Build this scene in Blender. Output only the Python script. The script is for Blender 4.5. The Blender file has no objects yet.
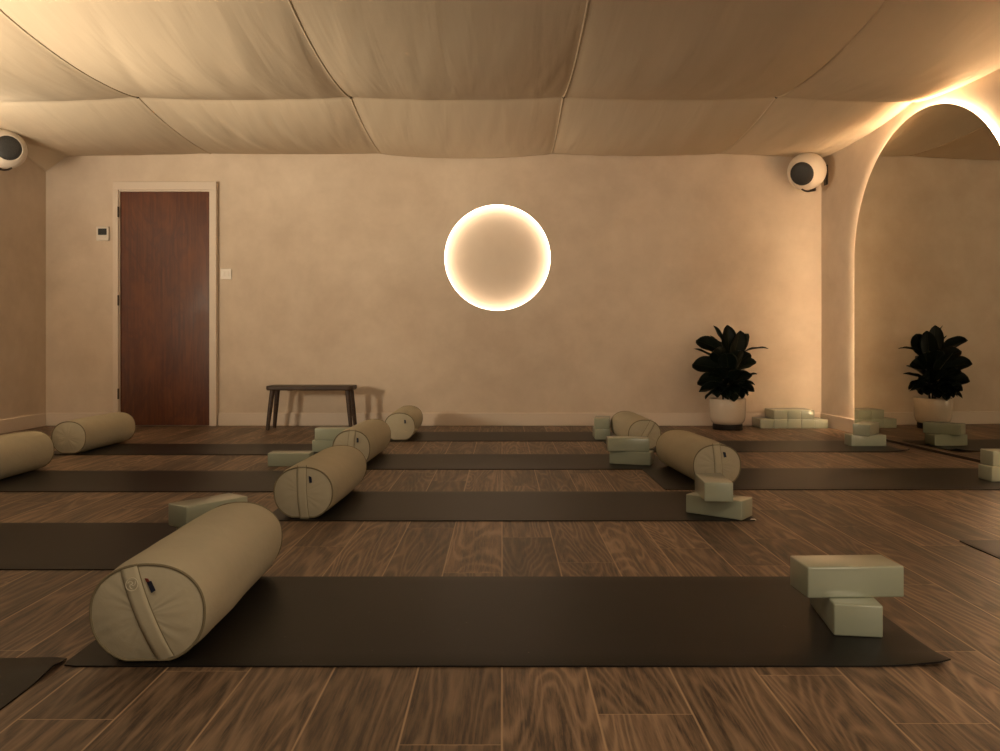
import bpy, bmesh, math, random
from mathutils import Vector, Matrix, noise
random.seed(7)
PI = math.pi
C = bpy.context.scene.collection
scn = bpy.context.scene

# ------------------------------------------------------------ room dimensions (metres)
XL, XR, YB, YF = -3.735, 2.615, 6.55, -2.6
KR = .05                        # the right wall is not quite square to the back wall
def xr(y): return XR+KR*(YB-y)
XRF = XR+KR*(YB+2.6)            # its X at the near end
HC = 2.45
CAM_H = 0.666

# ------------------------------------------------------------ node helpers
class NT:
    def __init__(self, name):
        self.m = bpy.data.materials.new(name); self.m.use_nodes = True
        self.t = self.m.node_tree; self.b = self.t.nodes['Principled BSDF']
    def n(self, kind, **kw):
        nd = self.t.nodes.new(kind)
        for k, v in kw.items(): setattr(nd, k, v)
        return nd
    def l(self, a, b): self.t.links.new(a, b)
    def put(self, sock, v):
        if hasattr(v, 'is_linked'): self.l(v, sock)
        else: sock.default_value = v
    def math(self, op, a, b=0.0, c=None):
        nd = self.n('ShaderNodeMath', operation=op)
        self.put(nd.inputs[0], a); self.put(nd.inputs[1], b)
        if c is not None: self.put(nd.inputs[2], c)
        return nd.outputs[0]
    def pos(self):
        return self.n('ShaderNodeNewGeometry').outputs['Position']
    def obj(self):
        return self.n('ShaderNodeTexCoord').outputs['Object']
    def sep(self, v):
        s = self.n('ShaderNodeSeparateXYZ'); self.l(v, s.inputs[0]); return s.outputs
    def comb(self, x, y, z=0.0):
        s = self.n('ShaderNodeCombineXYZ')
        for i, v in enumerate((x, y, z)): self.put(s.inputs[i], v)
        return s.outputs[0]
    def scale(self, v, s):
        nd = self.n('ShaderNodeMapping'); self.l(v, nd.inputs['Vector']); nd.inputs['Scale'].default_value = s
        return nd.outputs[0]
    def noise(self, v, s, d=3.0, r=0.5, dist=0.0):
        nd = self.n('ShaderNodeTexNoise'); self.l(v, nd.inputs['Vector'])
        nd.inputs['Scale'].default_value = s; nd.inputs['Detail'].default_value = d
        nd.inputs['Roughness'].default_value = r; nd.inputs['Distortion'].default_value = dist
        return nd.outputs['Fac']
    def mix(self, f, a, b):
        nd = self.n('ShaderNodeMix', data_type='RGBA')
        self.put(nd.inputs['Factor'], f)
        self.put(nd.inputs['A'], a if hasattr(a, 'is_linked') else (*a, 1))
        self.put(nd.inputs['B'], b if hasattr(b, 'is_linked') else (*b, 1))
        return nd.outputs['Result']
    def rng(self, v, a, b, c=0.0, d=1.0):
        nd = self.n('ShaderNodeMapRange'); self.l(v, nd.inputs['Value'])
        for i, x in enumerate((a, b, c, d)): nd.inputs[i+1].default_value = x
        return nd.outputs[0]
    def bump(self, h, strength, dist=0.01, normal=None):
        nd = self.n('ShaderNodeBump'); nd.inputs['Strength'].default_value = strength
        nd.inputs['Distance'].default_value = dist; self.l(h, nd.inputs['Height'])
        if normal: self.l(normal, nd.inputs['Normal'])
        return nd.outputs[0]
    def out(self, col=None, rough=None, normal=None, spec=None):
        if col is not None:
            self.put(self.b.inputs['Base Color'], col if hasattr(col, 'is_linked') else (*col, 1))
        if rough is not None: self.put(self.b.inputs['Roughness'], rough)
        if normal is not None: self.l(normal, self.b.inputs['Normal'])
        if spec is not None: self.b.inputs['Specular IOR Level'].default_value = spec
        return self.m

def plain(name, col, rough=0.5, metal=0.0, spec=0.5, var=0.06):
    t = NT(name)
    n = t.noise(t.obj(), 60, 3)
    c = t.mix(n, tuple(x*(1-var) for x in col), tuple(min(1, x*(1+var)) for x in col))
    t.b.inputs['Metallic'].default_value = metal
    return t.out(c, rough, spec=spec)

def emit(name, col, s):
    t = NT(name); t.out(col, .5)
    t.b.inputs['Emission Color'].default_value = (*col, 1)
    t.b.inputs['Emission Strength'].default_value = s
    return t.m

M = {}
# plaster walls: mottled limewash
def plaster(name, a, b):
    t = NT(name); p = t.pos()
    n1 = t.noise(p, 1.1, 5, .6, .4); n2 = t.noise(p, 5, 5, .65); n3 = t.noise(p, 60, 3)
    f = t.math('ADD', t.math('MULTIPLY', n1, .65), t.math('MULTIPLY', n2, .35))
    c = t.mix(t.rng(f, .36, .64), a, b)
    nrm = t.bump(n2, .25, .006, t.bump(n3, .1, .002))
    return t.out(c, .88, nrm, .2)
M['wall'] = plaster('limewash_plaster', (.58, .48, .38), (.72, .615, .50))
M['trim'] = plain('painted_trim', (.70, .60, .50), .55, var=.03)
M['niche'] = plaster('niche_plaster', (.60, .50, .40), (.66, .56, .45))

# wood-look plank floor
def floor_mat():
    t = NT('plank_floor'); x, y, z = t.sep(t.pos())
    W, L = .172, 1.0
    cx = t.math('DIVIDE', x, W); col = t.math('FLOOR', cx); fx = t.math('SUBTRACT', cx, col)
    offs = {0: .76, 1: .44, 2: .12, 3: .61, 4: .405, 5: .735, 6: .22, 7: .93, 8: .645, 9: .30, 10: .91,
            -1: .33, -2: .90, -3: .15, -4: .63, -5: .42, -6: .05, -7: .74, -8: .5, -9: .24, -10: .87}
    rp = t.n('ShaderNodeValToRGB'); cr = rp.color_ramp; cr.interpolation = 'CONSTANT'
    r2 = random.Random(3)
    for i in range(30):
        k = i-14; o = offs.get(k, r2.random())
        e = cr.elements[0] if i == 0 else (cr.elements[1] if i == 1 else cr.elements.new(i/32))
        e.position = i/32; e.color = (o, o, o, 1)
    t.l(t.math('DIVIDE', t.math('ADD', col, 14.5), 32.0), rp.inputs[0])
    yy = t.math('DIVIDE', t.math('SUBTRACT', y, rp.outputs[0]), L); row = t.math('FLOOR', yy); fy = t.math('SUBTRACT', yy, row)
    wn = t.n('ShaderNodeTexWhiteNoise', noise_dimensions='2D'); t.l(t.comb(col, row), wn.inputs['Vector'])
    idv = wn.outputs['Value']
    ox = t.math('MULTIPLY', idv, 37.0)
    base = t.comb(t.math('ADD', x, ox), t.math('ADD', y, t.math('MULTIPLY', idv, 91.0)), ox)
    # contour lines of a slow noise make cathedral figures
    n = t.noise(t.scale(base, (7.0, .85, 1)), 1.0, 1.5, .4, .3)
    jit = t.noise(t.scale(base, (55, 9, 1)), 1.0, 3, .6)
    fig = t.math('SINE', t.math('ADD', t.math('MULTIPLY', n, 120.0), t.math('MULTIPLY', jit, 3.5)))
    fig2 = t.math('POWER', t.math('ADD', t.math('MULTIPLY', fig, .5), .5), 2.2)
    fine = t.noise(t.scale(base, (150, 9, 1)), 1.0, 5, .75)
    broad = t.noise(t.scale(base, (14, 1.6, 1)), 1.0, 4, .6)
    dark, mid, light = (.030, .018, .012), (.145, .090, .054), (.31, .205, .125)
    c = t.mix(t.rng(fine, .40, .62), dark, mid)
    c = t.mix(t.math('MULTIPLY', fig2, t.rng(broad, .36, .64, .12, .75)), c, light)
    c = t.mix(t.rng(broad, .45, .75, 0, .5), c, (.235, .150, .09))
    c = t.mix(t.rng(t.noise(t.scale(base, (60, 2.2, 1)), 1.0, 4, .7), .52, .68, 0, .45), c, (.33, .215, .13))
    # whole-plank tone
    hsv = t.n('ShaderNodeHueSaturation'); t.l(c, hsv.inputs['Color'])
    t.l(t.rng(idv, 0, 1, .66, 1.42), hsv.inputs['Value']); hsv.inputs['Saturation'].default_value = .96
    c = hsv.outputs[0]
    ex = t.math('MULTIPLY', t.math('MINIMUM', fx, t.math('SUBTRACT', 1.0, fx)), W)
    ey = t.math('MULTIPLY', t.math('MINIMUM', fy, t.math('SUBTRACT', 1.0, fy)), L)
    e = t.math('MINIMUM', ex, t.math('ADD', ey, .0008))
    c = t.mix(t.rng(e, .0008, .0028, .75, 0.0), c, (.48, .33, .20))
    rough = t.rng(fine, .3, .7, .42, .56)
    h = t.math('ADD', t.math('MULTIPLY', fine, .5), t.rng(e, 0, .003, 0, .6))
    return t.out(c, rough, t.bump(h, .22, .002), .45)
M['floor'] = floor_mat()

def fabric_mat():
    t = NT('drape_cotton'); p = t.pos()
    wr = t.noise(t.scale(p, (9, 1.0, 1)), 1.0, 2, .5, .6)
    wr2 = t.noise(t.scale(p, (45, 3.0, 1)), 1.0, 3, .6, .3)
    wv = t.noise(t.scale(p, (260, 60, 60)), 1.0, 2)
    c = t.mix(wr, (.62, .52, .39), (.66, .56, .425))
    nrm = t.bump(wv, .08, .002, t.bump(wr2, .10, .006, t.bump(wr, .28, .02)))
    return t.out(c, .9, nrm, .1)
M['drape'] = fabric_mat()
M['hook'] = plain('hook_dark', (.05, .035, .02), .6)

def canvas(name, a, b):
    t = NT(name); p = t.obj()
    n1 = t.noise(p, 5, 4, .6); wx = t.noise(t.scale(p, (500, 60, 500)), 1.0, 2)
    n2 = t.noise(p, 14, 3, .6, .5)
    c = t.mix(t.rng(n1, .3, .7), a, b)
    return t.out(c, .85, t.bump(wx, .15, .001, t.bump(n2, .18, .012)), .15)
M['bolster'] = canvas('bolster_canvas', (.455, .415, .305), (.50, .455, .335))
M['strap'] = canvas('strap_canvas', (.47, .43, .315), (.515, .47, .345))
M['piping'] = plain('bolster_piping', (.20, .17, .105), .8)
M['stitch'] = plain('stitched_thread', (.70, .66, .52), .8)
M['tag_blue'] = plain('tag_navy', (.012, .018, .045), .7)
M['tag_red'] = plain('tag_red', (.22, .035, .025), .7)

def block_mat():
    t = NT('sage_foam'); p = t.obj()
    n = t.noise(p, 9, 3, .6); f = t.noise(p, 420, 2)
    c = t.mix(t.rng(n, .3, .7), (.345, .380, .290), (.365, .40, .305))
    return (t.b.inputs['Coat Weight'].__setattr__('default_value', .6), t.b.inputs['Coat Roughness'].__setattr__('default_value', .07), t.out(c, .28, t.bump(f, .015, .0003), .5))[-1]
M['block'] = block_mat()

def mat_mat():
    t = NT('mat_rubber'); p = t.obj()
    n = t.noise(p, 3, 4, .6); f = t.noise(p, 300, 2); sp = t.noise(p, 90, 1)
    c = t.mix(t.rng(n, .3, .7), (.009, .008, .0072), (.012, .0105, .0095))
    c = t.mix(t.rng(sp, .80, .84), c, (.12, .10, .08))
    return t.out(c, .42, t.bump(f, .12, .001), .17)
M['mat'] = mat_mat()
M['white_tag'] = plain('white_label', (.8, .76, .7), .6)

def door_mat():
    t = NT('door_mahogany'); p = t.obj()
    big = t.noise(t.scale(p, (2.2, 1, .8)), 1.6, 3, .5, 1.2)
    fig = t.math('SINE', t.math('MULTIPLY', big, 46.0))
    gr = t.noise(t.scale(p, (60, 1, 2.2)), 1.0, 5, .65)
    blot = t.noise(t.scale(p, (3, 1, 1.6)), 1.5, 4, .6)
    c = t.mix(t.rng(gr, .3, .7), (.075, .023, .010), (.145, .044, .017))
    c = t.mix(t.rng(fig, .1, 1, 0, .6), c, (.080, .026, .014))
    c = t.mix(t.rng(blot, .45, .75, 0, .45), c, (.235, .078, .030))
    return t.out(c, t.rng(blot, .3, .7, .34, .46), t.bump(gr, .06, .001), .28)
M['door'] = door_mat()

def bench_mat():
    t = NT('bench_wood'); p = t.obj()
    g = t.noise(t.scale(p, (4, 50, 50)), 1.0, 4, .6)
    return t.out(t.mix(t.rng(g, .3, .7), (.030, .016, .010), (.065, .035, .020)), .5, t.bump(g, .1, .001))
M['bench'] = bench_mat()
M['metal_dark'] = plain('dark_metal', (.06, .045, .035), .4, .8)
M['speaker_white'] = plain('speaker_shell', (.74, .66, .56), .35, var=.02)
def grille():
    t = NT('speaker_grille'); p = t.obj()
    v = t.n('ShaderNodeTexVoronoi'); t.l(p, v.inputs['Vector']); v.inputs['Scale'].default_value = 220
    c = t.mix(t.rng(v.outputs['Distance'], .2, .5), (.010, .010, .010), (.035, .034, .032))
    return t.out(c, .55)
M['grille'] = grille()
M['plastic_white'] = plain('white_plastic', (.72, .66, .58), .35, var=.02)
M['screen'] = plain('thermostat_screen', (.03, .035, .035), .2)
M['pot'] = plain('glazed_pot', (.62, .54, .44), .22, var=.03)
M['saucer'] = plain('dark_plinth', (.008, .006, .005), .5)
M['soil'] = plain('soil', (.03, .02, .013), .95)
def leaf_mat():
    t = NT('rubber_leaf'); u = t.n('ShaderNodeTexCoord').outputs['UV']
    x, y, z = t.sep(u)
    mid = t.math('ABSOLUTE', t.math('SUBTRACT', x, .5))
    vein = t.math('SINE', t.math('MULTIPLY', t.math('ADD', y, t.math('MULTIPLY', mid, -.6)), 110.0))
    c = t.mix(t.rng(vein, .6, 1, 0, .3), (.009, .017, .011), (.016, .028, .017))
    c = t.mix(t.rng(mid, .012, .03, 1, 0), c, (.045, .05, .028))
    return t.out(c, .38, t.bump(vein, .12, .001), .4)
M['leaf'] = leaf_mat()
M['stem'] = plain('plant_stem', (.05, .035, .02), .7)
t = NT('mirror_silver'); t.out((.60, .575, .50), .0); t.b.inputs['Metallic'].default_value = 1.0; M['mirror'] = t.m
M['mirror_edge'] = plain('mirror_edge', (.25, .2, .14), .3, .3)
M['backing'] = plain('mirror_backing', (.30, .26, .21), .6)
M['led_right'] = emit('led_warm', (1, .71, .43), 42)
M['led_left'] = emit('led_left', (1, .80, .56), 20)
M['led_ring'] = emit('led_ring', (1, .80, .60), 5.6)

# ------------------------------------------------------------ mesh helpers
def obj(name, bm, mat, parent=None, smooth=False, loc=None, rz=None, angle=None):
    me = bpy.data.meshes.new(name); bm.normal_update(); bm.to_mesh(me); bm.free()
    o = bpy.data.objects.new(name, me); C.objects.link(o)
    if mat: me.materials.append(mat)
    if smooth:
        for p in me.polygons: p.use_smooth = True
        if angle: me.set_sharp_from_angle(angle=angle)
    if parent: o.parent = parent
    if loc: o.location = loc
    if rz is not None: o.rotation_euler.z = rz
    return o
def tag(o, label, cat, group=None):
    o['label'] = label; o['category'] = cat
    if group: o['group'] = group
    return o
def thing(name, label, cat, loc=(0, 0, 0), rz=0, group=None):
    o = bpy.data.objects.new(name, None); C.objects.link(o); o.empty_display_size = .1
    o.location = loc; o.rotation_euler.z = rz
    return tag(o, label, cat, group)
def struct(o):
    o['kind'] = 'structure'; return o
def box(bm, x0, x1, y0, y1, z0, z1, bev=0, seg=2):
    r = bmesh.ops.create_cube(bm, size=1)
    for v in r['verts']:
        v.co = Vector((x0+(v.co.x+.5)*(x1-x0), y0+(v.co.y+.5)*(y1-y0), z0+(v.co.z+.5)*(z1-z0)))
    if bev:
        es = list({e for v in r['verts'] for e in v.link_edges})
        bmesh.ops.bevel(bm, geom=es, offset=bev, segments=seg, affect='EDGES', profile=.5)
def tube(bm, pts, r, n=10, closed=False):
    rs = r if isinstance(r, (list, tuple)) else [r]*len(pts)
    pts = [Vector(p) for p in pts]; rings = []
    N = len(pts); up = None
    for i, p in enumerate(pts):
        a = pts[(i-1) % N] if (closed or i > 0) else p
        b = pts[(i+1) % N] if (closed or i < N-1) else p
        d = (b-a).normalized()
        if up is None:
            up = Vector((0, 0, 1)) if abs(d.z) < .9 else Vector((1, 0, 0))
        s = d.cross(up).normalized(); up = s.cross(d).normalized()
        rings.append([bm.verts.new(p + (s*math.cos(2*PI*k/n)+up*math.sin(2*PI*k/n))*rs[i]) for k in range(n)])
    for i in range(N if closed else N-1):
        A, B = rings[i], rings[(i+1) % N]
        for k in range(n): bm.faces.new((A[k], A[(k+1) % n], B[(k+1) % n], B[k]))
    if not closed:
        bm.faces.new(rings[0]); bm.faces.new(list(reversed(rings[-1])))
def lathe(bm, prof, n=48):
    rings = []
    for r, z in prof:
        if r < 1e-6: rings.append([bm.verts.new((0, 0, z))])
        else: rings.append([bm.verts.new((r*math.cos(2*PI*k/n), r*math.sin(2*PI*k/n), z)) for k in range(n)])
    for A, B in zip(rings, rings[1:]):
        for k in range(n):
            k2 = (k+1) % n
            if len(A) == 1: bm.faces.new((A[0], B[k2], B[k]))
            elif len(B) == 1: bm.faces.new((A[k], A[k2], B[0]))
            else: bm.faces.new((A[k], A[k2], B[k2], B[k]))
def fixn(bm): bmesh.ops.recalc_face_normals(bm, faces=bm.faces); return bm

# ------------------------------------------------------------ the setting
bm = bmesh.new(); box(bm, XL, XRF, YF, YB, -.06, 0); struct(obj('floor', bm, M['floor']))
bm = bmesh.new(); box(bm, XL, XRF, YF, YB, HC, HC+.06); struct(obj('ceiling', bm, M['wall']))
bm = bmesh.new(); box(bm, XL-.1, XL, YF-.1, YB+.1, -.06, HC+.06); struct(obj('wall_left', bm, M['wall']))
def shear(bm):
    for v in bm.verts: v.co.x += KR*(YB-v.co.y)
    return bm
bm = bmesh.new(); box(bm, XR, XR+.1, YF-.1, YB+.02, -.06, HC+.06); shear(bm); struct(obj('wall_right', bm, M['wall']))
bm = bmesh.new(); box(bm, XL, XRF, YF-.1, YF, -.06, HC+.06); struct(obj('wall_front', bm, M['wall']))
# back wall with a round niche
RX, RZ, RR, RD = -.037, 1.376, .434, .062
bm = bmesh.new(); N = 96; ci = []; ro = []; cb = []
for k in range(N):
    a = 2*PI*k/N; c, s = math.cos(a), math.sin(a)
    ci.append(bm.verts.new((RX+RR*c, YB, RZ+RR*s)))
    cb.append(bm.verts.new((RX+RR*c, YB+.14, RZ+RR*s)))
    tt = min(((XR-RX)/c if c > 1e-9 else 1e9), ((XL-RX)/c if c < -1e-9 else 1e9),
             ((HC+.06-RZ)/s if s > 1e-9 else 1e9), ((-.06-RZ)/s if s < -1e-9 else 1e9))
    ro.append(bm.verts.new((RX+tt*c, YB, RZ+tt*s)))
corner = {}
for k in range(N):
    k2 = (k+1) % N
    p, q = ro[k].co, ro[k2].co
    on = lambda v: (abs(v.x-XR) < 1e-5, abs(v.x-XL) < 1e-5, abs(v.z-HC-.06) < 1e-5, abs(v.z+.06) < 1e-5)
    if any(a and b for a, b in zip(on(p), on(q))):
        bm.faces.new((ci[k], ro[k], ro[k2], ci[k2]))
    else:
        cv = bm.verts.new((XR if (on(p)[0] or on(q)[0]) else XL, YB, (HC+.06) if (on(p)[2] or on(q)[2]) else -.06))
        bm.faces.new((ci[k], ro[k], cv, ro[k2], ci[k2]))
    bm.faces.new((ci[k], ci[k2], cb[k2], cb[k]))
struct(obj('wall_back', fixn(bm), M['wall']))

# baseboards
def baseboard(name, pts_box):
    bm = bmesh.new(); box(bm, *pts_box, bev=.004); struct(obj(name, bm, M['trim']))
DX0, DX1, DZ = -3.122, -2.382, 1.911
bm = bmesh.new(); box(bm, XL, DX0-.052, YB-.018, YB, 0, .105, .004); box(bm, DX1+.062, XR-.016, YB-.018, YB, 0, .105, .004)
struct(obj('baseboard_back', bm, M['trim']))
baseboard('baseboard_left', (XL, XL+.016, YF, YB-.018, 0, .105))
bm = bmesh.new(); box(bm, XR-.016, XR, YF, YB-.018, 0, .105, .004); struct(obj('baseboard_right', shear(bm), M['trim']))
baseboard('baseboard_front', (XL+.016, XRF-.02, YF, YF+.016, 0, .105))

# door and its casing
bm = bmesh.new(); box(bm, DX0, DX1, YB-.012, YB, .004, DZ, .002)
door = struct(obj('door_1', bm, M['door']))
for hz in (.22, .98, 1.70):
    bm = bmesh.new(); tube(bm, [(DX0-.004, YB-.037, hz), (DX0-.004, YB-.037, hz+.085)], .0085, 10)
    box(bm, DX0, DX0+.008, YB-.015, YB-.011, hz, hz+.085)
    obj('hinge', bm, M['metal_dark'], door)
bm = bmesh.new()
W1 = .045
box(bm, DX0-W1, DX0-.001, YB-.045, YB, 0, DZ+.012, .003); box(bm, DX1+.001, DX1+.058, YB-.045, YB, 0, DZ+.012, .003)
box(bm, DX0-W1, DX1+.058, YB-.045, YB, DZ+.012, DZ+.078, .003)
# inner stop bead
box(bm, DX0-.001, DX0+.006, YB-.03, YB-.012, 0, DZ, .001); box(bm, DX0-.001, DX1+.001, YB-.03, YB-.012, DZ, DZ+.012, .001)
struct(obj('trim_1', bm, M['trim']))

# ------------------------------------------------------------ ring light in its niche
t = thing('ring_light', 'round glowing ring light sunk in the middle of the back wall', 'light', (RX, YB, RZ))
def disc(bm, r, y, n=96):
    vs = [bm.verts.new((r*math.cos(2*PI*k/n), y, r*math.sin(2*PI*k/n))) for k in range(n)]; bm.faces.new(vs)
bm = bmesh.new()
n = 96
A = [bm.verts.new((.433*math.cos(2*PI*k/n), RD, .433*math.sin(2*PI*k/n))) for k in range(n)]
B = [bm.verts.new((.433*math.cos(2*PI*k/n), RD+.03, .433*math.sin(2*PI*k/n))) for k in range(n)]
bm.faces.new(A); bm.faces.new(list(reversed(B)))
for k in range(n): bm.faces.new((A[k], B[k], B[(k+1) % n], A[(k+1) % n]))
obj('back_panel', fixn(bm), M['niche'], t)
bm = bmesh.new()
for (r0, r1, y0, y1) in ((.4295, .4335, .006, RD-.002),):
    rings = [[bm.verts.new((r*math.cos(2*PI*k/n), y, r*math.sin(2*PI*k/n))) for k in range(n)] for r, y in ((r0, y0), (r0, y1), (r1, y1), (r1, y0))]
    for i in range(4):
        P, Q = rings[i], rings[(i+1) % 4]
        for k in range(n): bm.faces.new((P[k], P[(k+1) % n], Q[(k+1) % n], Q[k]))
obj('led_strip', fixn(bm), M['led_ring'], t, True, angle=.6)

# ------------------------------------------------------------ arched mirrors, backlit
def arch_pts(R, zc, z0, n=56):
    pts = [(-R, z0)] + [(R*math.cos(PI-PI*k/n), zc+R*math.sin(PI-PI*k/n)) for k in range(n+1)] + [(R, z0)]
    return pts
def arch_slab(bm, R, zc, z0, x0, x1):
    P = arch_pts(R, zc, z0)
    A = [bm.verts.new((x0, y, z)) for y, z in P]; B = [bm.verts.new((x1, y, z)) for y, z in P]
    bm.faces.new(A); bm.faces.new(list(reversed(B)))
    for k in range(len(P)):
        k2 = (k+1) % len(P); bm.faces.new((A[k], B[k], B[k2], A[k2]))
def arch_band(bm, R0, R1, zc, z0, x0, x1):
    P0 = arch_pts(R0, zc, z0); P1 = arch_pts(R1, zc, z0)
    rr = [[bm.verts.new((x, y, z)) for y, z in P] for P, x in ((P0, x0), (P1, x0), (P1, x1), (P0, x1))]
    L = len(P0)
    for i in range(4):
        a, b = rr[i], rr[(i+1) % 4]
        for k in range(L-1): bm.faces.new((a[k], a[k+1], b[k+1], b[k]))
    for k in (0, L-1): bm.faces.new([rr[i][k] for i in range(4)])
def mirror(x_wall, side, yc, R, zc, led, label):
    # side -1: hangs on the right wall facing -X ; +1: on the left wall facing +X
    t = thing('arched_mirror', label, 'mirror', (x_wall, yc, 0), math.atan(KR) if side < 0 else 0)
    s = side
    bm = bmesh.new(); arch_slab(bm, R, zc, .016, s*.026, s*.031); obj('glass_back', fixn(bm), M['mirror_edge'], t)
    bm = bmesh.new(); arch_slab(bm, R-.001, zc, .017, s*.0311, s*.032); obj('mirror_glass', fixn(bm), M['mirror'], t)
    bm = bmesh.new(); arch_slab(bm, R-.04, zc, .04, s*.001, s*.026); obj('backing', fixn(bm), M['backing'], t)
    bm = bmesh.new(); box(bm, min(s*.017, s*.035), max(s*.017, s*.035), -R, R, 0, .016, .001); obj('base_gap_shade', bm, M['metal_dark'], t)  # dark strip stands in for the shaded gap between mirror and floor
    bm = bmesh.new(); arch_band(bm, R-.022, R-.014, zc, .10, s*.005, s*.023)
    obj('led_strip', fixn(bm), led, t)
    return t
mirror(xr(5.07), -1, 5.07, .868, 1.285, M['led_right'], 'tall arched mirror with warm backlit glow on the right wall')
mirror(xr(2.6), -1, 2.6, .868, 1.285, M['led_right'], 'unseen arched backlit mirror added for its glow, nearer the camera on the right wall')  # out of view, added to throw warm light from the right
mirror(XL, 1, 4.35, .875, 1.27, M['led_left'], 'unseen arched backlit mirror added for its glow, on the left wall by the far mats')  # unseen mirror, added as a light source on the left

# ------------------------------------------------------------ fabric canopy
XS = [-3.56, -2.38, -.99, .40, 1.79, XR-.002]
YS = [YF+.02, -.9, .6, 2.1, 3.66, 5.22, YB-.003]
def pin(y):
    if y < 5.22: return 2.288
    v = (y-5.22)/(YB-5.22); return 2.288*(1-v)+2.232*v
def drape_z(x, y):
    if x < XS[0]:
        f = (XS[0]-x)/(XS[0]-XL)
        zc = drape_z(XS[0], y)
        g = max(0, min(1, (y-5.98)/.40)); g = g*g*(3-2*g)
        ze = 2.262*(1-g)+2.125*g - max(0, (y-6.35))*.22
        return zc*(1-f)+ze*f
    i = max(k for k in range(5) if x >= XS[k]-1e-9); j = max(k for k in range(6) if y >= YS[k]-1e-9)
    u = (x-XS[i])/(XS[i+1]-XS[i]); v = (y-YS[j])/(YS[j+1]-YS[j])
    last = (j == 5)
    Av = .040 if last else .075
    su, sv = math.sin(PI*min(max(u, 0), 1)), math.sin(PI*min(max(v, 0), 1))
    bwall = (.004, .006, .042, .020, .012)[i]
    b0 = .018*(1-v)+bwall*v if last else .018
    b1 = (.045, .050, .050, .050, .025)[i]
    z = pin(y) - Av*sv**.65 - (b0+b1*sv)*su**.65
    if i == 0: z -= .02*(1-u)
    if i == 4: z -= .035*u**2
    # gathers: folds that run from the seams
    w = noise.noise(Vector((x*7, y*.9, 3)))*.006 + noise.noise(Vector((x*16+y*2.5, y*1.3, 7)))*.0035
    w *= (.4+.6*sv)*min(1, 4*su+.15)
    if i == 1 and last:
        for (f0, sl, am) in ((.12, .10, .010), (.27, .16, .012), (.55, .10, .007)):
            d = (u-f0-sl*v); w += am*math.exp(-(d/.022)**2)*sv
            w -= am*.6*math.exp(-((d-.035)/.03)**2)*sv
    if i == 1 and not last:
        d = (u-.10-.25*(1-v)); w += .008*math.exp(-(d/.03)**2)*sv
    return z+w
xs = [XL+.001+(XS[0]-XL-.001)*k/8 for k in range(8)]
for a, b in zip(XS, XS[1:]): xs += [a+(b-a)*k/44 for k in range(44)]
xs.append(XS[-1])
ys = []
for j, (a, b) in enumerate(zip(YS, YS[1:])):
    nn = 44 if j >= 4 else 18
    ys += [a+(b-a)*k/nn for k in range(nn)]
ys.append(YS[-1])
bm = bmesh.new()
def sx(x, y):                    # the last panel stretches out to the slanting wall
    return x if x <= XS[-2] else x+(x-XS[-2])/(XS[-1]-XS[-2])*KR*(YB-y)
G = [[bm.verts.new((sx(x, y), y, drape_z(x, y))) for x in xs] for y in ys]
for j in range(len(ys)-1):
    for i in range(len(xs)-1):
        bm.faces.new((G[j][i], G[j+1][i], G[j+1][i+1], G[j][i+1]))
bm.normal_update()
ret = bmesh.ops.solidify(bm, geom=bm.faces[:], thickness=-.003)
dr = thing('ceiling_drape', 'cream cotton drape sagging in seamed panels under the ceiling', 'drape', (0, 0, 2.3))
def at_drape(o): o.location = (0, 0, -2.3); return o
at_drape(obj('cloth', fixn(bm), M['drape'], dr, True, angle=.9))
for x in XS[1:-1]:
    bm = bmesh.new()
    tube(bm, [(x+noise.noise(Vector((x, y*.8, 0)))*.006, y, drape_z(x, y)-.004) for y in ys if y > 2], .0065, 8)
    at_drape(obj('seam', bm, M['drape'], dr, True))
for y in YS[3:-1]:
    bm = bmesh.new(); tube(bm, [(sx(x, y), y, drape_z(x, y)-.003) for x in xs], .005, 8)
    at_drape(obj('seam', bm, M['drape'], dr, True))
for x in XS[1:-1]:
    for y in YS[4:-1]:
        bm = bmesh.new(); bmesh.ops.create_uvsphere(bm, u_segments=12, v_segments=8, radius=.011)
        bmesh.ops.translate(bm, verts=bm.verts, vec=(x, y, drape_z(x, y)-.008)); at_drape(obj('hook', bm, M['hook'], dr, True))
bm = bmesh.new()
pts = [(x, YB-.007, drape_z(x, YB-.003)-.001) for x in xs]
tube(bm, pts, .0045, 6); at_drape(obj('hem', bm, M['drape'], dr, True))
bm = bmesh.new()
tube(bm, [(xr(y)-.007, y, drape_z(XR-.003, y)-.001) for y in ys if y > 2], .0045, 6); at_drape(obj('hem', bm, M['drape'], dr, True))
bm = bmesh.new()
tube(bm, [(XL+.007, y, drape_z(XL+.003, y)-.001) for y in ys if y > 2], .0045, 6); at_drape(obj('hem', bm, M['drape'], dr, True))

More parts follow.
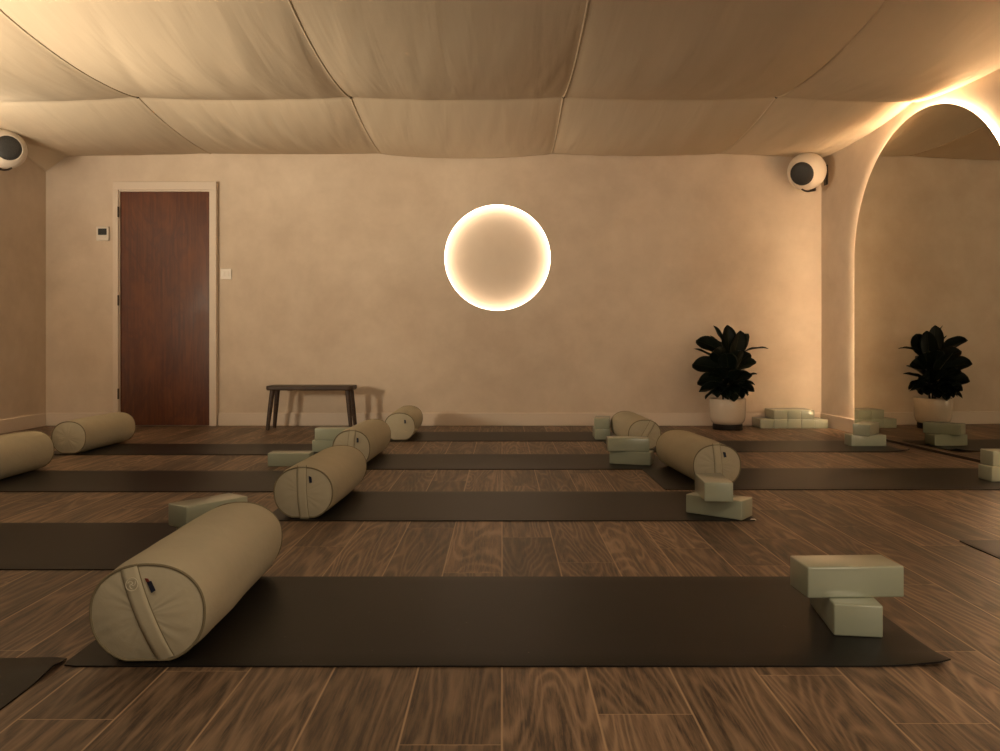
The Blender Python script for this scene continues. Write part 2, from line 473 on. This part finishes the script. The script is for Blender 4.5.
# ------------------------------------------------------------ yoga mats
MT = .005
def yoga_mat(x0, x1, y0, y1, label, rz=0, curl=None, group='dark yoga mats'):
    cx, cy = (x0+x1)/2, (y0+y1)/2; w, d = x1-x0, y1-y0
    bm = bmesh.new(); nx, ny = 60, 20
    def lift(u, v):
        z = 0
        if curl:
            cu, cv, am = curl
            z += am*max(0, 1-math.hypot((u-cu)*w/.16, (v-cv)*d/.10))**1.6
        return z
    r = .012
    top = []; bot = []
    for j in range(ny+1):
        a, b = [], []
        for i in range(nx+1):
            u, v = i/nx, j/ny
            x, y = (u-.5)*w, (v-.5)*d
            if i in (0, nx) and j in (0, ny): x *= (1-.008/w*2*.5); y *= (1-.012/d)
            x += .0022*noise.noise(Vector((y*6, cx, label.__len__()*.1)))*(1 if abs(u-.5) > .49 else 0)
            z = lift(u, v)
            e = .0015 if (i in (0, nx) or j in (0, ny)) else 0
            a.append(bm.verts.new((x, y, z+MT-e))); b.append(bm.verts.new((x, y, z+.0003)))
        top.append(a); bot.append(b)
    for j in range(ny):
        for i in range(nx):
            bm.faces.new((top[j][i], top[j][i+1], top[j+1][i+1], top[j+1][i]))
            bm.faces.new((bot[j][i], bot[j+1][i], bot[j+1][i+1], bot[j][i+1]))
    for j in range(ny):
        bm.faces.new((top[j][0], top[j+1][0], bot[j+1][0], bot[j][0])); bm.faces.new((top[j][nx], bot[j][nx], bot[j+1][nx], top[j+1][nx]))
    for i in range(nx):
        bm.faces.new((top[0][i], bot[0][i], bot[0][i+1], top[0][i+1])); bm.faces.new((top[ny][i], top[ny][i+1], bot[ny][i+1], bot[ny][i]))
    o = obj('yoga_mat', fixn(bm), M['mat'], None, True, (cx, cy, 0), rz, angle=.6)
    return tag(o, label, 'mat', group)
yoga_mat(-.910, .932, 1.649, 2.282, 'widest dark yoga mat in the foreground, under the nearest bolster', curl=(1, 0, .012))
yoga_mat(-.905, .958, 3.007, 3.600, 'dark yoga mat second from the camera in the centre column')
yoga_mat(-.925, .915, 4.245, 4.830, 'dark yoga mat third from the camera in the centre column')
yoga_mat(-.910, .880, 5.480, 6.050, 'farthest dark yoga mat in the centre column, nearest the back wall')
yoga_mat(-2.76, -.912, 1.060, 1.690, 'dark yoga mat whose corner shows at the bottom left edge', curl=(1, .9, .010))
yoga_mat(-2.76, -.930, 2.357, 2.970, 'dark yoga mat at the left, behind the nearest bolster')
yoga_mat(-2.76, -.930, 3.600, 4.195, 'dark yoga mat at the left under the cut-off bolster')
yoga_mat(-2.78, -.950, 4.800, 5.330, 'farthest left dark yoga mat, in front of the door')
yoga_mat(.745, 2.560, 3.650, 4.280, 'dark yoga mat at the right with blocks at the frame edge')
yoga_mat(.690, 2.520, 4.930, 5.500, 'farthest right dark yoga mat, reaching towards the arched mirror', curl=(1, 0, .016))
yoga_mat(1.540, 2.150, .900, 2.705, 'dark yoga mat corner poking in at the right edge')

# ------------------------------------------------------------ bolsters
def bolster(x, y_front, rz, roll, label, L=.65, hw=.112, hh=.104, detail=True, strap=True, tagon=True, base=MT):
    t = thing('bolster', label, 'bolster', (x, y_front, base+.0006), rz, 'cream bolsters')
    n = 72; ex = 2.2
    def cs(a, k=1.0):
        c, s = math.cos(a), math.sin(a)
        px = hw*math.copysign(abs(c)**(2/ex), c); pz = hh*math.copysign(abs(s)**(2/ex), s)
        if pz < 0: pz = -min(hh, (-pz)*1.06)
        return px*k, pz*k
    def ring_k(y):
        e = min(y, L-y)
        return .965+.055*(1-math.exp(-e/.04))
    ysr = [0, .004, .01, .02, .035, .055, .08, .12, .18, .25, .325, .40, .47, .53, .57, .595, .615, .63, .64, .646, .65]
    ysr = [q*L/.65 for q in ysr]
    bm = bmesh.new(); rings = []
    for q in ysr:
        k = ring_k(q); row = []
        for i in range(n):
            a = 2*PI*i/n; px, pz = cs(a, k)
            w = noise.noise(Vector((px*9+x*3, q*7+y_front*5, pz*9)))*.0035
            row.append(bm.verts.new((px*(1+w*8), q, max(hh*1.0+pz*(1+w*6), .001 if pz < -hh*.9 else .0))))
        rings.append(row)
    for A, B in zip(rings, rings[1:]):
        for i in range(n): bm.faces.new((A[i], A[(i+1) % n], B[(i+1) % n], B[i]))
    obj('body', fixn(bm), M['bolster'], t, True)
    # end panels
    def bulge(r): return .016*(1-r**2.2)
    for side in (0, 1):
        yy = 0 if side == 0 else L; sg = -1 if side == 0 else 1
        bm = bmesh.new(); prev = None
        cen = bm.verts.new((0, yy+sg*bulge(0), hh))
        for r in [.12, .25, .38, .5, .62, .73, .83, .91, .97, 1.0]:
            row = []
            for i in range(n):
                a = 2*PI*i/n; px, pz = cs(a, .955*r)
                pk = .0016*noise.noise(Vector((math.cos(a)*6, math.sin(a)*6, x*7+r*2)))*(1-abs(2*r-1))*2
                if r > .7: pk += .0012*math.sin(a*23+x)*(r-.7)/.3*noise.noise(Vector((a, x, 1)))*2
                row.append(bm.verts.new((px, yy+sg*(bulge(r)+pk), hh+pz)))
            if prev is None:
                for i in range(n): bm.faces.new((cen, row[i], row[(i+1) % n]))
            else:
                for i in range(n): bm.faces.new((prev[i], prev[(i+1) % n], row[(i+1) % n], row[i]))
            prev = row
        ep = obj('end_panel', fixn(bm), M['bolster'], t, True)
        bm = bmesh.new(); tube(bm, [(cs(2*PI*i/n, .962)[0], yy+sg*.001, hh+cs(2*PI*i/n, .962)[1]) for i in range(n)], .0028, 8, True)
        obj('piping', bm, M['piping'], t, True)
    if not strap and not tagon: return t
    # details on the front end, rolled about the axis
    cr, sr = math.cos(roll), math.sin(roll)
    def on_face(u, v, off=0.0):                 # u across, v up, before roll, in metres
        X, Z = u*cr+v*sr, -u*sr+v*cr
        a = math.atan2(Z/hh, X/hw); px, pz = cs(a, .955)
        rr = min(1.0, math.hypot(X, Z)/max(1e-6, math.hypot(px, pz)))
        if rr > .985: X, Z = X*.985/rr, Z*.985/rr; rr = .985
        return Vector((X, -bulge(rr)-off, hh+Z))
    if strap:
        bm = bmesh.new(); m = 26; wv = [-.017, -.0165, -.008, 0, .008, .0165, .017]
        rows = []
        for k in range(m+1):
            v = -.104+.206*k/m
            o_ = .0022+.0022*math.sin(PI*k/m)
            rows.append([bm.verts.new(on_face(u, v, o_ if abs(u) < .0169 else 0)) for u in wv])
        for A, B in zip(rows, rows[1:]):
            for i in range(len(wv)-1): bm.faces.new((A[i], A[i+1], B[i+1], B[i]))
        st = obj('handle_strap', fixn(bm), M['strap'], t, True)
        for sgn in (-1, 1):
            bm = bmesh.new(); tube(bm, [on_face(sgn*.0175, -.104+.208*k/20, .0015) for k in range(21)], .0012, 6)
            obj('edge_seam', bm, M['piping'], st)
        if detail:
            bm = bmesh.new()
            c0, c1 = 0, .068
            tube(bm, [on_face(c0+.0125*math.cos(2*PI*k/28), c1+.0125*math.sin(2*PI*k/28), .0085) for k in range(28)], .0007, 5, True)
            for tw in (0, 2*PI/3, 4*PI/3):
                tube(bm, [on_face(c0+.0095*math.cos(tw+k*.32)*(k/8), c1+.0095*math.sin(tw+k*.32)*(k/8), .0085) for k in range(9)], .0007, 5)
            e = obj('emblem', bm, M['stitch'], st); e['label'] = 'stitched round swirl emblem'
    if tagon:
        u0, v0 = (.027, .062) if strap else (.03, .05)
        bm = bmesh.new()
        ps = [on_face(u0, v0, .002), on_face(u0+.011, v0-.003, .006), on_face(u0+.0135, v0-.024, .006), on_face(u0+.0025, v0-.026, .002)]
        A = [bm.verts.new(p) for p in ps]; B = [bm.verts.new(p+Vector((0, -.0014, 0))) for p in ps]
        bm.faces.new(A); bm.faces.new(list(reversed(B)))
        for k in range(4): bm.faces.new((A[k], B[k], B[(k+1) % 4], A[(k+1) % 4]))
        tg = obj('tag', fixn(bm), M['tag_blue'], t)
        if detail:
            bm = bmesh.new()
            ps = [on_face(u0-.001, v0+.007, .0035), on_face(u0+.007, v0+.004, .0075), on_face(u0+.009, v0-.003, .0085), on_face(u0+.0005, v0-.001, .0045)]
            A = [bm.verts.new(p) for p in ps]; B = [bm.verts.new(p+Vector((0, -.0014, 0))) for p in ps]
            bm.faces.new(A); bm.faces.new(list(reversed(B)))
            for k in range(4): bm.faces.new((A[k], B[k], B[(k+1) % 4], A[(k+1) % 4]))
            obj('tag_band', fixn(bm), M['tag_red'], tg)
    return t
bolster(-.737, 1.665, math.radians(1.7), math.radians(-22), 'large cream bolster nearest the camera with slanting strap and swirl emblem', hw=.122, hh=.103)
bolster(-.755, 3.040, math.radians(-1.5), math.radians(-3), 'cream bolster on the second mat of the centre column, upright strap facing the camera', detail=False, hw=.116, hh=.098)
bolster(-.810, 4.30, math.radians(-1.8), math.radians(4), 'cream bolster third in the centre row, just left of the middle', detail=False, hw=.104, hh=.100)
bolster(-.704, 5.50, math.radians(1), math.radians(4), 'small-looking cream bolster farthest back, right of the wooden bench', detail=False, strap=False, hw=.108, hh=.095)
bolster(1.000, 3.72, math.radians(4.2), math.radians(-3), 'cream bolster on the right behind two stacked sage blocks', detail=False, hw=.116, hh=.098)
bolster(.895, 5.02, math.radians(2), math.radians(32), 'cream bolster with slanting strap left of the potted plant', detail=False, tagon=False, hw=.106, hh=.094)
bolster(-2.615, 4.83, math.radians(0), 0, 'cream bolster with plain end in front of the wooden door', strap=False, tagon=False, hw=.106, hh=.098)
bolster(-2.49, 3.62, math.radians(1), 0, 'cream bolster cut off by the left edge of the photo', strap=False, tagon=False, hw=.112, hh=.100)

# ------------------------------------------------------------ yoga blocks
BL, BW, BT = .228, .1065, .0725
def block_mesh():
    bm = bmesh.new(); box(bm, -BL/2, BL/2, -BW/2, BW/2, 0, BT, .0042, 3); return bm
first = []
def block(x, y, z, deg, label, group):
    if not first:
        o = obj('yoga_block', block_mesh(), M['block'], None, True, angle=.9); first.append(o)
    else:
        o = first[0].copy(); C.objects.link(o)
    o.location = (x, y, z); o.rotation_euler = (0, 0, math.radians(deg))
    return tag(o, label, 'block', group)
def corner_block(cx, cy, z, deg, label, long_x=True, group='sage yoga blocks on the mats'):
    """place a block by its front-left corner"""
    a = math.radians(deg); w, d = (BL, BW) if long_x else (BW, BL)
    x = cx+w/2*math.cos(a)-d/2*math.sin(a); y = cy+w/2*math.sin(a)+d/2*math.cos(a)
    return block(x, y, z, deg if long_x else deg+90, label, group)
Z1 = MT; Z2 = MT+BT+.0002
corner_block(.752, 1.813, Z1, -8, 'sage green block end-on under the top block, front of the widest mat', False)
corner_block(.707, 1.850, Z2, 2.0, 'sage green block lying crosswise on top, nearest the camera', True)
corner_block(.721, 3.140, Z1, -38.8, 'sage block turned askew at the bottom of the stack before the right bolster', True)
corner_block(.756, 2.989, Z2, -4.6, 'sage block end-on, on top of the stack before the right bolster', False)
corner_block(.594, 4.43, Z1, -20, 'lower sage block of the pair on the third centre mat', True)
corner_block(.580, 4.39, Z2, -3, 'upper sage block of the pair on the third centre mat', True)
corner_block(.645, 5.545, Z1, -2, 'lower dark sage block beside the far right bolster', False)
corner_block(.640, 5.555, Z2, -9, 'upper dark sage block beside the far right bolster', False)
block(-.950, 2.66, Z1, 40, 'lower sage block mostly hidden behind the nearest bolster', 'sage yoga blocks on the mats')
block(-.973, 2.656, Z2, 53, 'upper sage block peeking out behind the nearest bolster', 'sage yoga blocks on the mats')
corner_block(-1.275, 4.35, 0, 2, 'single sage block on bare floor left of the second centre bolster', True)
corner_block(-1.163, 4.90, Z1, 2, 'lower dark sage block in front of the wooden bench', True)
corner_block(-1.150, 4.905, Z2, -3, 'upper dark sage block in front of the wooden bench', True)
corner_block(2.350, 3.84, Z1, 1, 'lower sage block cut off by the right edge of the photo', True)
corner_block(2.362, 3.85, Z2, -1, 'upper sage block cut off by the right edge of the photo', True)
corner_block(2.262, 5.18, Z1, 0, 'lower sage block of the pair by the mirror edge', True)
block(2.385, 5.24, Z2, 51, 'upper sage block of the pair by the mirror edge', 'sage yoga blocks on the mats')
G2 = 'sage yoga blocks stacked by the back wall'
WY = 6.315
for i, (px, lab) in enumerate(((2.040, 'leftmost sage block of the row by the back wall, beside the plant'),
                               (2.1476, 'bottom sage block under the left end of the upper row by the back wall'),
                               (2.2552, 'bottom sage block under the middle of the upper row by the back wall'),
                               (2.3628, 'bottom sage block under the right end of the upper row by the back wall'),
                               (2.4704, 'rightmost sage block of the row in the room corner'))):
    corner_block(px, WY+(0 if i in (1, 2, 3) else .004), 0, 0, lab, False, G2)
for px, dy, lab in ((2.1476, 0, 'left block of the three topmost ones by the back wall'),
                (2.2554, .001, 'middle block of the three topmost ones by the back wall'),
                (2.3632, .006, 'right block of the three topmost ones by the back wall')):
    corner_block(px, WY+dy, BT+.0002, 0, lab, False, G2)
# scrap of paper by the block stack
bm = bmesh.new()
pp = [(-.008, 0, .0008), (.003, -.006, .002), (.012, -.012, .0008), (.010, .001, .004), (-.004, .006, .003)]
A = [bm.verts.new(p) for p in pp]; B = [bm.verts.new((p[0], p[1], p[2]-.0006)) for p in pp]
bm.faces.new(A); bm.faces.new(list(reversed(B)))
for k in range(5): bm.faces.new((A[k], B[k], B[(k+1) % 5], A[(k+1) % 5]))
tag(obj('paper_scrap', fixn(bm), M['white_tag'], None, loc=(.943, 3.012, MT)), 'tiny white paper scrap at the mat corner below the sage stack', 'scrap')

# ------------------------------------------------------------ bench
b = thing('bench', 'low dark wooden bench against the back wall right of the door', 'bench', (-1.495, 6.30, 0))
bm = bmesh.new()
outl = []
hx, hy, r = .337, .115, .035
for (sx, sy, a0) in ((1, 1, 0), (-1, 1, 90), (-1, -1, 180), (1, -1, 270)):
    for k in range(7):
        a = math.radians(a0+15*k); outl.append((sx*(hx-r)+r*math.cos(a), sy*(hy-r)+r*math.sin(a)))
A = [bm.verts.new((x, y, .338)) for x, y in outl]; A2 = [bm.verts.new((x*.994, y*.985, .342)) for x, y in outl]
B = [bm.verts.new((x, y, .316)) for x, y in outl]; B2 = [bm.verts.new((x*.985, y*.95, .308)) for x, y in outl]
bm.faces.new(A2); bm.faces.new(list(reversed(B2)))
for P, Q in ((A2, A), (A, B), (B, B2)):
    for k in range(len(outl)):
        k2 = (k+1) % len(outl); bm.faces.new((P[k], Q[k], Q[k2], P[k2]))
obj('seat', fixn(bm), M['bench'], b)
for sx in (-1, 1):
    for sy in (-1, 1):
        bm = bmesh.new()
        tube(bm, [(sx*.292, sy*.070, .312), (sx*.308, sy*.083, .16), (sx*.324, sy*.095, 0)], [.020, .018, .014], 14)
        obj('leg', bm, M['bench'], b, True, angle=.8)

# ------------------------------------------------------------ wall fittings
t = thing('thermostat', 'small white thermostat with dark screen left of the door', 'thermostat', (-3.263, YB+.001, 1.57))
bm = bmesh.new(); box(bm, -.052, .052, -.022, -.0, -.058, .058, .006); obj('case', bm, M['plastic_white'], t)
bm = bmesh.new(); box(bm, -.034, .036, -.0245, -.021, -.012, .040, .002); obj('screen', bm, M['screen'], t)
bm = bmesh.new()
for k in range(3): box(bm, -.026+k*.02, -.014+k*.02, -.024, -.021, -.036, -.028, .001)
obj('button', bm, M['plastic_white'], t)
t = thing('light_switch', 'white square light switch right of the door', 'switch', (-2.258, YB+.001, 1.24))
bm = bmesh.new(); box(bm, -.046, .046, -.011, 0, -.044, .044, .004); obj('plate', bm, M['plastic_white'], t)
for sx in (-1, 1):
    bm = bmesh.new(); box(bm, sx*.016-.010, sx*.016+.010, -.016, -.010, -.018, .018, .002); obj('rocker', bm, M['plastic_white'], t)

# ------------------------------------------------------------ speakers
def speaker(c, d, wall_x, plate_y, R, label):
    t = thing('wall_speaker', label, 'speaker', c, 0, 'round wall speakers')
    d = Vector(d).normalized(); q = Vector((0, 0, 1)).rotation_difference(d).to_matrix().to_4x4()
    bm = bmesh.new(); ga = math.asin(.66)
    prof = []
    for k in range(33):
        a = PI-(PI-ga)*k/32; prof.append((R*math.sin(a) if k else 0, R*math.cos(a)*(1.04 if math.cos(a) < 0 else 1)))
    prof += [(R*.64, R*math.cos(ga)+.002), (R*.625, R*math.cos(ga)-.006), (0, R*math.cos(ga)-.008)]
    lathe(bm, prof, 56); bmesh.ops.transform(bm, matrix=q, verts=bm.verts); obj('shell', fixn(bm), M['speaker_white'], t, True, angle=.7)
    bm = bmesh.new(); zt = R*math.cos(ga)-.006
    lathe(bm, [(R*.62, zt), (R*.60, zt+.006), (R*.4, zt+.012), (R*.2, zt+.015), (0, zt+.016)], 48)
    bmesh.ops.transform(bm, matrix=q, verts=bm.verts); obj('grille', fixn(bm), M['grille'], t, True)
    s = 1 if wall_x > c[0] else -1
    wx = wall_x-c[0]; py = plate_y-c[1]
    bm = bmesh.new(); box(bm, min(wx, wx-s*.012), max(wx, wx-s*.012), py-.03, py+.03, -.085, .075, .004)
    obj('wall_plate', bm, M['metal_dark'], t)
    bm = bmesh.new()
    dirn = Vector((wx-s*.012, py, 0)).normalized()
    P = [Vector((wx-s*.01, py, -.02)), dirn*(R+.03)+Vector((0, 0, -.03))]
    for k in range(9):
        a = math.radians(15+k*12); P.append(dirn*(R+.012)*math.cos(a)+Vector((0, 0, -(R+.012)*math.sin(a))))
    tube(bm, P, .007, 8); obj('yoke', bm, M['metal_dark'], t, True)
    a = math.radians(62); kp = dirn*(R+.012)*math.cos(a)+Vector((0, 0, -(R+.012)*math.sin(a)))
    bm = bmesh.new(); sd = dirn.cross(Vector((0, 0, 1)))
    tube(bm, [kp-sd*.022, kp+sd*.022], .012, 12); obj('knob', bm, M['metal_dark'], t, True, angle=.7)
speaker((2.415, 6.34, 2.036), (-.62, -.70, -.33), xr(6.44), 6.46, .147, 'round white speaker in the top right corner of the back wall')
speaker((-3.575, 5.76, 2.070), (.66, -.74, -.09), XL, 5.80, .138, 'round white speaker cut off by the top left edge')

# ------------------------------------------------------------ potted rubber plant
PX, PY = 1.768, 6.27
t = thing('potted_plant', 'dark leafy rubber plant in a white pot by the back wall', 'plant', (PX, PY, 0))
bm = bmesh.new(); lathe(bm, [(0, 0), (.112, 0), (.114, .004), (.114, .040), (.110, .044), (0, .044)], 48); obj('saucer', fixn(bm), M['saucer'], t, True, angle=.6)
bm = bmesh.new()
lathe(bm, [(0, .038), (.090, .038), (.111, .046), (.126, .064), (.134, .095), (.138, .17), (.139, .236), (.136, .241), (.131, .239), (.129, .210), (0, .208)], 64)
obj('pot', fixn(bm), M['pot'], t, True, angle=.9)
bm = bmesh.new(); lathe(bm, [(0, .218), (.07, .220), (.129, .212)], 40); obj('soil', fixn(bm), M['soil'], t, True)
def leaf(base, tip, width, droop, roll=0.0):
    base, tip = Vector(base), Vector(tip)
    ax = tip-base; Ln = ax.length; d = ax.normalized()
    side = d.cross(Vector((0, 0, 1)))
    if side.length < .3: side = Vector((1, 0, 0))
    side.normalize(); side = Matrix.Rotation(roll, 3, d) @ side; up = side.cross(d).normalized()
    bm = bmesh.new(); uvl = bm.loops.layers.uv.new('UVMap'); n, m = 16, 6
    G = []
    for i in range(n+1):
        s = i/n
        # petiole then blade
        if s < .12: w = .0035
        else:
            q = (s-.12)/.88
            w = width/2*(max(0, math.sin(PI*q**1.12))**.55)+.0012
            if q > .97: w = width*.03
        cpt = base+ax*s + Vector((0, 0, 1))*droop*(4*s*(1-s))*Ln*.5
        row = []
        for j in range(-m, m+1):
            f = j/m
            vcup = abs(f)**1.3*w*.38 + .003*math.sin(s*17+j)*abs(f)
            row.append((bm.verts.new(cpt+side*f*w+up*vcup), (.5+f*.5, s)))
        G.append(row)
    for i in range(n):
        for j in range(2*m):
            q4 = (G[i][j], G[i][j+1], G[i+1][j+1], G[i+1][j])
            f = bm.faces.new([v for v, _ in q4])
            for lp, (_, uv) in zip(f.loops, q4): lp[uvl].uv = uv
    bmesh.ops.solidify(bm, geom=bm.faces[:], thickness=.0012)
    return obj('leaf', bm, M['leaf'], t, True)
def W(cx, cy, dy=0): return ((cx-290)/733, dy, .250+(505-cy)/733)
stems = [((0, 0), (.015, -.01, .62)), ((-.03, .02), (-.05, .03, .50)), ((.035, -.015), (.06, -.02, .52))]
for (a, top) in stems:
    bm = bmesh.new(); tube(bm, [(a[0], a[1], .212), ((a[0]+top[0])/2+.008, (a[1]+top[1])/2, (.225+top[2])/2), top], [.008, .006, .004], 10)
    obj('stem', bm, M['stem'], t, True)
# (tip in picture-plane offsets, depth of tip, base, width, droop, roll)
LV = [
 ((215, 92), .03, (300, 245), .045, .05, .6), ((285, 90), -.02, (302, 330), .110, .0, .2), ((352, 122), -.05, (308, 330), .110, .0, -.3),
 ((405, 140), -.02, (320, 300), .105, .0, 1.1), ((517, 226), -.03, (330, 270), .050, .35, .15), ((100, 178), -.05, (285, 260), .105, .15, .9),
 ((105, 226), .05, (270, 320), .05, .2, .2), ((76, 315), -.06, (285, 360), .125, .15, 1.0), ((102, 415), -.08, (280, 420), .115, .18, 1.0),
 ((148, 512), -.08, (270, 450), .07, .35, .3), ((444, 300), -.05, (320, 350), .085, .1, .9), ((464, 372), .02, (320, 410), .05, .15, .3),
 ((432, 432), -.07, (315, 420), .06, .25, .4), ((378, 492), -.12, (300, 430), .09, .4, .2), ((290, 522), -.17, (292, 430), .10, .45, 0),
 ((205, 500), -.13, (285, 430), .09, .4, .1), ((180, 240), -.13, (295, 320), .115, .1, 1.0), ((250, 250), -.16, (298, 400), .12, .1, 0),
 ((330, 235), -.15, (302, 400), .12, .1, 0), ((395, 250), -.10, (310, 360), .11, .1, .8), ((240, 330), -.18, (295, 430), .11, .2, 0),
 ((330, 345), -.18, (298, 440), .11, .25, 0), ((400, 370), -.12, (310, 430), .095, .2, .7), ((175, 355), -.12, (285, 410), .10, .15, .8),
 ((215, 415), -.14, (285, 440), .09, .3, .3), ((390, 440), .10, (310, 430), .08, .2, .3),
 ((250, 180), .08, (300, 330), .11, .1, .2), ((340, 200), .10, (305, 330), .11, .1, -.2), ((300, 270), .17, (300, 380), .11, .15, 0),
 ((220, 330), .15, (290, 400), .10, .2, 0), ((380, 330), .16, (305, 400), .10, .2, 0), ((280, 420), .18, (295, 440), .09, .3, 0),
 ((120, 470), -.03, (280, 450), .10, .25, .8), ((440, 470), -.02, (305, 450), .09, .25, .7), ((300, 480), -.17, (292, 440), .10, .3, 0),
 ((235, 450), -.19, (290, 450), .10, .3, .2), ((360, 455), -.18, (300, 450), .10, .3, .2), ((300, 480), .17, (292, 440), .10, .3, 0),
 ((220, 460), .16, (290, 440), .10, .3, .2), ((370, 470), .15, (300, 450), .10, .3, .2), ((310, 330), .24, (300, 420), .11, .2, .2),
 ((250, 505), -.17, (285, 455), .09, .4, .2), ((335, 505), -.17, (298, 455), .09, .4, .2), ((200, 488), -.10, (280, 455), .10, .4, .4), ((395, 490), -.08, (305, 455), .09, .4, .4),
 ((195, 150), .02, (270, 250), .03, .1, .3), ((330, 420), -.20, (298, 440), .09, .35, 0), ((170, 470), .08, (280, 440), .08, .2, .3)]
for tip, dy, bs, w, dp, rl in LV:
    tp = W(*tip, dy); bb = W(*bs, dy*.08)
    leaf(bb, tp, w*1.22, dp*.5, rl if tip[0] < 290 else -rl)

# ------------------------------------------------------------ lights
def area(name, loc, rot, size, size_y, e, col):
    l = bpy.data.lights.new(name, 'AREA'); l.shape = 'RECTANGLE'; l.size = size; l.size_y = size_y; l.energy = e; l.color = col
    o = bpy.data.objects.new(name, l); C.objects.link(o); o.location = loc; o.rotation_euler = rot; return o
area('lamp_behind', (1.9, -.9, 1.15), (math.radians(84), 0, math.radians(14)), 1.2, .8, 17, (1, .80, .57))
lamp = area('lamp_left', (-3.5, 2.3, 1.0), (math.radians(110), 0, math.radians(-36)), .3, .4, 24, (1, .80, .56))
lamp.data.spread = math.radians(84)
area('lamp_left_corner', (-3.5, 4.75, 1.75), (math.radians(160), 0, math.radians(-20)), .4, .4, 4.6, (1, .86, .66))
area('fill_overhead', (0, .6, 2.1), (math.radians(35), 0, 0), 3.6, .8, 17, (1, .79, .55))  # unseen fill light, added to brighten the tops of things

w = bpy.data.worlds.new('world'); w.use_nodes = True; scn.world = w
w.node_tree.nodes['Background'].inputs[0].default_value = (.02, .015, .01, 1)
w.node_tree.nodes['Background'].inputs[1].default_value = .2

# ------------------------------------------------------------ camera
cd = bpy.data.cameras.new('camera'); co = bpy.data.objects.new('camera', cd); C.objects.link(co)
co.location = (0, 0, CAM_H); co.rotation_euler = (math.radians(90), 0, 0)
cd.sensor_width = 36; cd.lens = 800/1000*36; cd.shift_y = -.0313; cd.shift_x = -.002; cd.clip_start = .02
scn.camera = co
vs = scn.view_settings
vs.view_transform = 'Standard'; vs.look = 'None'; vs.gamma = 1; vs.use_curve_mapping = False; vs.exposure = .48
